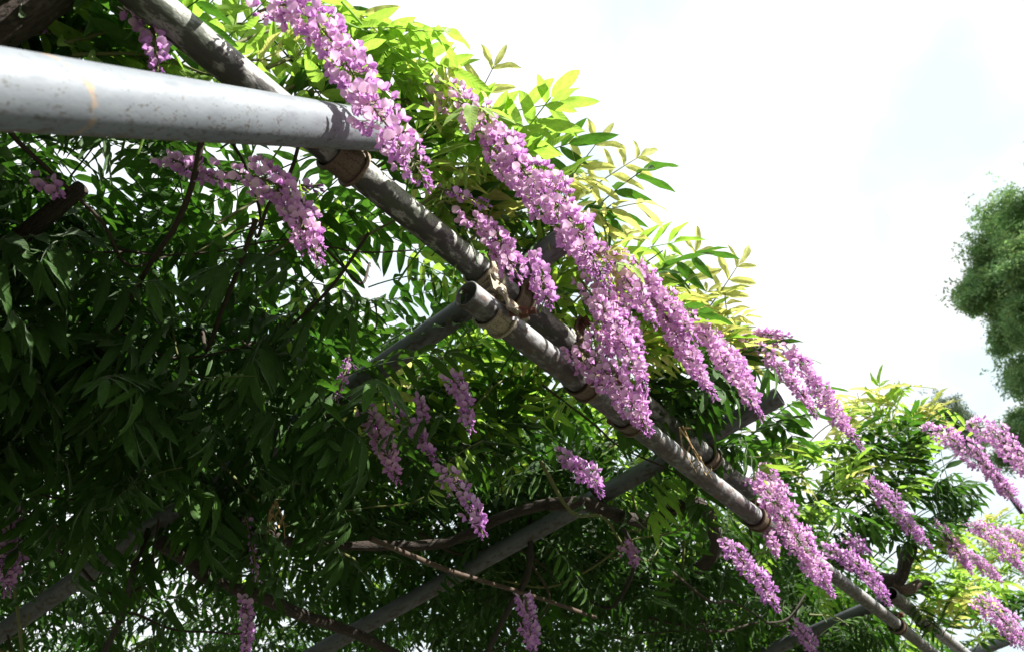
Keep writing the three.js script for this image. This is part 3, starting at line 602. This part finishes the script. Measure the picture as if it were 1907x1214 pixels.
// ------------------------------------------------------------------ flower clusters
function floretGeo(sd, bud) {
  const pos = [], col = [], idx = []; const R = (i) => noise.noise(sd * 3.1 + i * 0.7, i * 1.3, sd);
  const vtx = (x, y, z, c) => { pos.push(x, y, z); col.push(...c); return pos.length / 3 - 1; };
  const hue = 1 + 0.12 * R(40);
  const pale = [0.90, 0.62 * hue, 0.90], mid = [0.83, 0.49 * hue, 0.85], deep = [0.52, 0.20, 0.58], eye = [0.72, 0.52, 0.60];
  const petal = (o, f, s, l, w, cup, c0, c1, na = 4, ns = 4, fold = 0) => { // an oval petal from o along f, width along s
    const n = V().crossVectors(f, s), st = pos.length / 3;
    for (let i = 0; i <= ns; i++) { const t = i / ns, ww = w * Math.sqrt(Math.max(0.02, Math.sin(Math.PI * Math.pow(t, 0.8) * 0.96 + 0.04)));
      for (let j = 0; j <= na; j++) { const u = j / na * 2 - 1; const p = o.clone().addScaledVector(f, l * t).addScaledVector(s, ww * u).addScaledVector(n, cup * (u * u * w - 0.7 * t * t * l) - fold * Math.abs(u) * w + 0.07 * R(i * 5 + j)); vtx(p.x, p.y, p.z, mixc(c0, c1, t)); } }
    for (let i = 0; i < ns; i++) for (let j = 0; j < na; j++) { const a = st + i * (na + 1) + j, b = a + na + 1; idx.push(a, b, a + 1, a + 1, b, b + 1); }
  };
  if (bud) {
    for (const s of [1, -1]) petal(V(0, 0, 0), V(0.9, -0.35, 0), V(0, 0.2, s).normalize(), 0.95, 0.2, 0.5 * s, mixc(deep, mid, 0.25), mixc(deep, mid, 0.7 + 0.3 * R(3)), 2, 3);
    petal(V(0, 0.02, 0), V(0.92, -0.3, 0), V(0, 0, 1), 0.9, 0.24, -0.6, deep, mid, 3, 3);
  } else {
    // banner, bent back and up; two wings and the keel pushed forward and down
    petal(V(0.02, 0.03, 0), V(0.42 + 0.2 * R(1), 0.9, 0.12 * R(2)).normalize(), V(0, 0, 1), 0.95, 0.52, 0.12 + 0.3 * R(21), eye, pale, 4, 4, 0.3 + 0.5 * R(20));
    for (const s of [1, -1]) petal(V(0.05, -0.02, 0.07 * s), V(0.92, -0.28 + 0.2 * R(5 + s), 0.16 * s).normalize(), V(0, 0.75, 0.55 * s).normalize(), 0.8, 0.32, 0.4 * s, mid, mixc(deep, pale, 0.5 + 0.3 * R(7)), 2, 3);
    petal(V(0.05, -0.06, 0), V(0.85, -0.5, 0).normalize(), V(0, 0, 1), 0.6, 0.15, -0.8, mid, deep, 2, 2);
  }
  // calyx
  const st = pos.length / 3; for (let k = 0; k < 2; k++) for (let i = 0; i < 5; i++) { const a = i / 5 * 2 * Math.PI; vtx(k ? 0.16 : -0.1, Math.sin(a) * (k ? 0.13 : 0.05), Math.cos(a) * (k ? 0.13 : 0.05), k ? [0.20, 0.08, 0.17] : [0.24, 0.19, 0.10]); }
  for (let i = 0; i < 5; i++) { const a = st + i, b = st + (i + 1) % 5; idx.push(a, a + 5, b, b, a + 5, b + 5); }
  const g = new THREE.BufferGeometry();
  g.setAttribute('position', new THREE.Float32BufferAttribute(pos, 3)); g.setAttribute('color', new THREE.Float32BufferAttribute(col, 3));
  g.setIndex(idx); g.computeVertexNormals(); return g;
}
const OPEN = [0, 1, 2, 3, 4].map((i) => floretGeo(i + 1, false)), BUD = [0, 1, 2].map((i) => floretGeo(i + 11, true));
const counts = new Map();
// path in measured pixels; d: distance of its first point; wpx: width; o.loose: share of sparse beginning; o.buds: share of closed tip
function raceme(vine, path, d, wpx, o = {}) {
  const p0 = at(path[0][0], path[0][1], d), e0 = p0.clone().sub(EYE), last = path[path.length - 1];
  const rl = dirOf(last[0], last[1]); let dl = (e0.x * rl.x + e0.z * rl.z) / (rl.x * rl.x + rl.z * rl.z);   // hangs plumb
  dl = THREE.MathUtils.clamp(0.5 * dl + 0.5 * d, d * 0.84, d * 1.15); if (o.d1) dl = o.d1;
  const seg = path.map((p, i) => i ? Math.hypot(p[0] - path[i - 1][0], p[1] - path[i - 1][1]) : 0); let acc = 0; const tot = seg.reduce((a, b) => a + b);
  const pts = path.map((p, i) => { acc += seg[i]; return at(p[0], p[1], d + (dl - d) * acc / tot); });
  const curve = new THREE.CatmullRomCurve3(pts), L = curve.getLength(), rad = wpx * 0.52 * (d + dl) / 2 / FOC;
  const fs = (o.size ?? 1) * 0.0132, n = Math.round((o.dens ?? 1) * L * 540 * Math.pow(rad / 0.03, 0.9));
  const c = sub(vine, 'flower_cluster'); if (o.label) c.userData.label = o.label;
  const stalks = [rodGeo(pts, 0.0021, 0.0009, 24, 5)], flowers = [];
  const single = o.single && (counts.get(vine) ?? 0) + n <= 300;
  const loose = o.loose ?? 0.15, buds = o.buds ?? 0.07, ax = V(0, 0, 0), dark = o.dark ?? 0;
  const fr = curve.computeFrenetFrames(64), tp = o.taper ?? 0.6;
  for (let i = 0; i < n; i++) {
    let s = (i + rnd()) / n; 
    if (s < loose && rnd() < 0.45) s = loose + rnd() * (0.95 - loose);
    const k = Math.min(64, Math.round(s * 64)), a = i * 2.39996 + rr(-0.5, 0.5), q = curve.getPointAt(s), T = fr.tangents[k];
    const prof = (s < loose ? 0.75 + 0.25 * s / loose : 1) * (s > tp ? 1 - 0.75 * Math.pow((s - tp) / (1 - tp), 1.5) : 1);
    const lump = 0.78 + 0.42 * noise.noise(q.x * 22, q.y * 22, q.z * 22 + 3) + 0.12;
    const r = rad * prof * lump * Math.sqrt(rr(0.18, 1));
    const out = fr.normals[k].clone().multiplyScalar(Math.cos(a)).addScaledVector(fr.binormals[k], Math.sin(a));
    const p = q.clone().addScaledVector(out, Math.max(0.004, r - fs * 0.45)).addScaledVector(T, -0.15 * r);
    const isBud = s > 1 - buds - rr(0, 0.06) || rnd() < (o.budmix ?? 0.06) || (o.allbuds && rnd() < 0.85);
    const f = out.clone().addScaledVector(T, isBud ? 0.9 : rr(-0.1, 0.5)).add(V(rr(-0.3, 0.3), rr(-0.35, 0.15), rr(-0.3, 0.3))).normalize();
    let up = T.clone().multiplyScalar(-1).add(V(0, 0.4, 0)).add(V(rr(-0.4, 0.4), 0, rr(-0.4, 0.4))); up.addScaledVector(f, -up.dot(f)).normalize();
    const sc = fs * (isBud ? rr(0.6, 0.85) : rr(0.82, 1.15)) * (s > 0.85 ? 0.85 : 1);
    const m = new THREE.Matrix4().makeBasis(f, up, V().crossVectors(f, up)).scale(V(sc, sc, sc)).setPosition(p);
    stalks.push(rodGeo([q.clone().addScaledVector(T, -0.35 * r), q.clone().addScaledVector(out, r * 0.4), p], 0.0007, 0.0006, 3, 3));
    flowers.push([m, isBud ? pick(BUD) : pick(OPEN)]);
  }
  part(c, 'stalk', mergeGeometries(stalks), M.green);
  const mat = PETAL[o.tone ?? 0];
  if (single) {
    counts.set(vine, (counts.get(vine) ?? 0) + n);
    for (const [m, g] of flowers) { const f = new THREE.Mesh(g, rnd() < 0.6 ? mat : pick(PETAL)); f.name = 'flower'; m.decompose(f.position, f.quaternion, f.scale); f.position.sub(vine.position); c.add(f); }
  } else {
    const f = part(c, 'flowers', mergeGeometries(flowers.map(([m, g]) => { const h = g.clone().applyMatrix4(m), a = h.attributes.color, k = rr(0.85, 1.1), kg = k * rr(0.88, 1.08); for (let i = 0; i < a.count; i++) a.setXYZ(i, a.getX(i) * k, a.getY(i) * kg, a.getZ(i) * k); return h; })), mat); f.userData.kind = 'stuff';
  }
}
const N = vineNear, F = vineFar, E = vineLast;
raceme(N, [[480, 22], [530, 8], [585, 40], [635, 100], [680, 180], [725, 240], [765, 295], [800, 350]], 1.10, 104, { single: true, loose: 0.10, d1: 1.03, taper: 0.86, dens: 0.9, size: 1.08, label: 'largest pale lilac raceme, drooping across the end of the pale brace' });
raceme(N, [[775, 160], [840, 182], [900, 222], [945, 285], [1000, 345], [1050, 395], [1090, 455], [1135, 535]], 1.38, 92, { single: true, loose: 0.35, taper: 0.8, label: 'long lilac raceme arching down the sky edge above the rail' });
raceme(N, [[405, 320], [470, 328], [525, 352], [557, 402], [578, 450], [598, 492]], 1.22, 80, { single: true, loose: 0.3, taper: 0.85, label: 'violet raceme hanging by itself in the shade left of the rail' });
raceme(N, [[1072, 640], [1110, 675], [1150, 715], [1185, 765], [1212, 808]], 1.55, 88, { single: true, label: 'full pink-lilac raceme lying over both rails' });
raceme(N, [[905, 265], [930, 310], [985, 345], [1050, 380]], 1.42, 48, { loose: 0.3, budmix: 0.3 });
raceme(N, [[855, 400], [900, 420], [935, 462], [958, 500], [972, 525]], 1.38, 60, { loose: 0.3, taper: 0.85 });
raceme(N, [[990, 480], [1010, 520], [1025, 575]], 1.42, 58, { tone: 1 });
raceme(N, [[1150, 470], [1190, 520], [1235, 580], [1262, 625], [1300, 690], [1335, 745]], 1.74, 56, { loose: 0.2, label: 'slim raceme in front of the dark leaves below the young bronze shoots' });
raceme(N, [[1255, 570], [1310, 620], [1355, 680], [1392, 730], [1422, 780]], 1.8, 50, { loose: 0.2 });
raceme(N, [[1080, 520], [1130, 585], [1165, 645], [1190, 690], [1205, 735]], 1.58, 56, { loose: 0.25 });
raceme(N, [[1180, 480], [1215, 530], [1265, 590], [1300, 640]], 1.72, 48, { loose: 0.2 });
raceme(N, [[1095, 555], [1120, 610], [1150, 660]], 1.68, 40, { loose: 0.5, dens: 0.7 });
raceme(N, [[1095, 500], [1130, 545], [1170, 600], [1200, 660]], 1.62, 52, { loose: 0.2 });
raceme(N, [[1310, 600], [1350, 650], [1390, 700], [1410, 740]], 1.82, 40, { loose: 0.3 });
raceme(N, [[1120, 460], [1160, 510], [1200, 570], [1225, 610]], 1.64, 50, { loose: 0.2 });
raceme(N, [[1215, 555], [1250, 610], [1285, 660], [1310, 715]], 1.76, 40, { loose: 0.3 });
raceme(N, [[1040, 420], [1080, 470], [1120, 520]], 1.5, 50, { loose: 0.2 });
raceme(N, [[1380, 630], [1420, 650], [1455, 690], [1495, 735], [1522, 778]], 2.02, 40, { loose: 0.3, budmix: 0.2 });
raceme(N, [[1400, 620], [1450, 632], [1500, 690], [1540, 745], [1575, 795], [1608, 835]], 2.05, 44, { loose: 0.3, label: 'outermost raceme trailing into the open sky past the short pipe end' });
raceme(N, [[1415, 622], [1450, 625], [1478, 628]], 2.04, 34, { dens: 0.8 });
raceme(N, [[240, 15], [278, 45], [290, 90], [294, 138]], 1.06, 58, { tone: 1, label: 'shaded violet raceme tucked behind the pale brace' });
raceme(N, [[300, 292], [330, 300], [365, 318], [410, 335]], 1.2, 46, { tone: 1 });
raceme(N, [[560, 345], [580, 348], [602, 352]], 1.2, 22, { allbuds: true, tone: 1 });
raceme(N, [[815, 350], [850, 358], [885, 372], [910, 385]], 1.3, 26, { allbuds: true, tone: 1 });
raceme(N, [[675, 750], [700, 790], [718, 840], [740, 900]], 1.6, 50, { loose: 0.2 });
raceme(N, [[735, 750], [765, 790], [812, 860]], 1.6, 40, { loose: 0.4, budmix: 0.4, tone: 1 });
raceme(N, [[835, 695], [858, 730], [878, 805]], 1.5, 46, { tone: 1 });
raceme(N, [[780, 735], [786, 765], [790, 790]], 1.6, 30, { tone: 1 });
raceme(N, [[815, 865], [850, 905], [875, 945], [902, 1000]], 1.55, 48, { tone: 1, budmix: 0.3 });
raceme(N, [[1035, 842], [1075, 868], [1105, 890], [1122, 925]], 1.65, 48, { tone: 1 });
raceme(N, [[978, 1110], [985, 1160], [995, 1225]], 1.9, 48, { tone: 1 });
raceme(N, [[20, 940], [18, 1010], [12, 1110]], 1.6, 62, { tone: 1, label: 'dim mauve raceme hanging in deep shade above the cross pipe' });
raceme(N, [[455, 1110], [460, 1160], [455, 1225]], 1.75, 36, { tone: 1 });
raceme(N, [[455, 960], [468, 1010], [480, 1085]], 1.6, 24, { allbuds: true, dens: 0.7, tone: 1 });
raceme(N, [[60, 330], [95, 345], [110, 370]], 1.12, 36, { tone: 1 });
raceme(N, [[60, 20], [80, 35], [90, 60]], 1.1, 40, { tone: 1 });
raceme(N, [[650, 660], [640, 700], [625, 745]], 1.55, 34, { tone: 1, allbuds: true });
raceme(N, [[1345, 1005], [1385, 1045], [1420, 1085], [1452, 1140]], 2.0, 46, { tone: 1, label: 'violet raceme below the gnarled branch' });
raceme(F, [[1405, 890], [1440, 925], [1470, 980], [1510, 1040], [1553, 1112]], 2.1, 66, { single: true, loose: 0.15, label: 'bright pale raceme hanging below the end clamp of the lower rail' });
raceme(F, [[1420, 870], [1440, 900], [1455, 940]], 2.4, 44, {});
raceme(F, [[1430, 985], [1440, 1010], [1446, 1038]], 2.2, 28, {});
raceme(F, [[1500, 1050], [1525, 1075], [1550, 1105]], 2.4, 34, { tone: 1 });
raceme(F, [[1725, 792], [1775, 818], [1825, 860], [1870, 905], [1905, 945]], 2.7, 44, { single: true, loose: 0.2, label: 'raceme arching off the sunlit mound into open sky' });
raceme(F, [[1805, 788], [1850, 805], [1885, 840], [1925, 900]], 2.7, 50, { loose: 0.2 });
raceme(F, [[1618, 895], [1660, 935], [1700, 985], [1735, 1020]], 2.75, 40, { tone: 1 });
raceme(F, [[1535, 1020], [1590, 1045], [1630, 1085], [1660, 1130]], 2.55, 42, { tone: 1 });
raceme(F, [[1575, 1000], [1600, 1015], [1622, 1030]], 2.6, 30, { tone: 1 });
raceme(F, [[1740, 975], [1770, 1005], [1795, 1040], [1812, 1070]], 2.95, 38, {});
raceme(F, [[1800, 1030], [1835, 1055], [1868, 1085]], 3.1, 32, {});
raceme(F, [[1795, 975], [1840, 990], [1875, 1025], [1912, 1070]], 3.1, 38, {});
raceme(F, [[1820, 1115], [1860, 1145], [1890, 1180], [1915, 1215]], 2.8, 50, {});
raceme(F, [[1475, 1160], [1500, 1185], [1520, 1220]], 2.7, 36, { tone: 1 });
raceme(F, [[1160, 1015], [1178, 1030], [1182, 1055]], 2.2, 36, { tone: 1 });
raceme(E, [[1860, 985], [1895, 995], [1930, 1030]], 4.6, 26, {});

// ------------------------------------------------------------------ background trees
function tree(name, label, px, py, d, rx, ry, n, cols) {
  const c = at(px, py, d), t = thing(name, label, 'tree', V(c.x, 0, c.z));
  part(t, 'trunk', rodGeo([V(c.x, -0.1, c.z), V(c.x + 0.1, c.y * 0.35, c.z), V(c.x - 0.1, c.y * 0.7, c.z + 0.1), V(c.x, c.y + ry * 0.6, c.z)], 0.3 * rx / 3, 0.05, 30, 12, 0.15, 3), M.bark);
  const clumps = [];
  for (let i = 0; i < 330; i++) {
    const u = V(rr(-1, 1), rr(-1, 1), rr(-1, 1)).normalize().multiplyScalar(Math.pow(rnd(), 0.3));
    const wob = rr(0.86, 1.06) * (0.88 + 0.42 * noise.noise(u.x * 2.1 + 1, u.y * 2.1, u.z * 2.1));
    clumps.push([V(c.x + u.x * rx * wob, c.y + u.y * ry * wob, c.z + u.z * rx * wob), rx * rr(0.07, 0.17)]);
  }
  for (let i = 0; i < 10; i++) { const q = clumps[i * 8][0]; const y0 = THREE.MathUtils.clamp(q.y - 1.6, 2, c.y); part(t, 'limb', rodGeo([V(c.x, y0, c.z), V(c.x, y0 + 0.5, c.z).lerp(q, 0.5), q], 0.07, 0.02, 12, 7, 0.1, i), M.bark); }
  // one spray: a dozen small leaves in a loose tuft
  const gs = []; for (let i = 0; i < 14; i++) { const g = leafletGeo(rr(0.08, 0.13), rr(0.04, 0.055), 0.2, 0.2, 0.1, i, 2, 1); const o = new THREE.Object3D(); o.position.set(rr(-0.16, 0.16), rr(-0.09, 0.09), rr(-0.16, 0.16)); o.rotation.set(rr(-0.9, 0.9), rr(0, 6.3), rr(-0.9, 0.9)); o.updateMatrix(); gs.push(g.applyMatrix4(o.matrix)); }
  const spray = mergeGeometries(gs);
  const im = new THREE.InstancedMesh(spray, leafMat(...cols, 0.4, 0.15), n); im.name = 'crown'; im.userData.kind = 'stuff';
  const o = new THREE.Object3D();
  for (let i = 0; i < n; i++) {
    const [q, r] = pick(clumps); const u = V(rr(-1, 1), rr(-1, 1), rr(-1, 1)).normalize().multiplyScalar(r * 1.15 * Math.pow(rnd(), 0.6)); u.y *= 0.6; const o2 = q.clone().sub(c); o2.y *= 0.4; u.addScaledVector(o2.normalize(), r * rr(-0.6, 0.9) * rnd());
    o.position.copy(q).add(u).sub(t.position); o.rotation.set(rr(-0.5, 0.5), rr(0, 6.3), rr(-0.5, 0.5)); o.scale.setScalar(rr(0.7, 1.25) * Math.max(0.7, Math.min(1.1, rx / 2.6))); o.updateMatrix(); im.setMatrixAt(i, o.matrix);
    const b = rr(0.7, 1.3); im.setColorAt(i, new THREE.Color(b * rr(0.85, 1.2), b, b * rr(0.8, 1.1)));
  }
  t.add(im);
}
tree('broadleaf_tree', 'tall rounded green tree rising against the white sky behind the wisteria', 2170, 650, 20, 4.3, 7.0, 52000, [0.25, 0.42, 0.16]);
tree('broadleaf_tree', 'small distant treetop peeking over the bronze shoots left of the tall tree', 1782, 790, 26, 0.75, 1.5, 1000, [0.10, 0.16, 0.08]);

scene.traverse((o) => { if (o.isMesh) { o.castShadow = true; o.receiveShadow = true; } });
renderer.render(scene, camera);
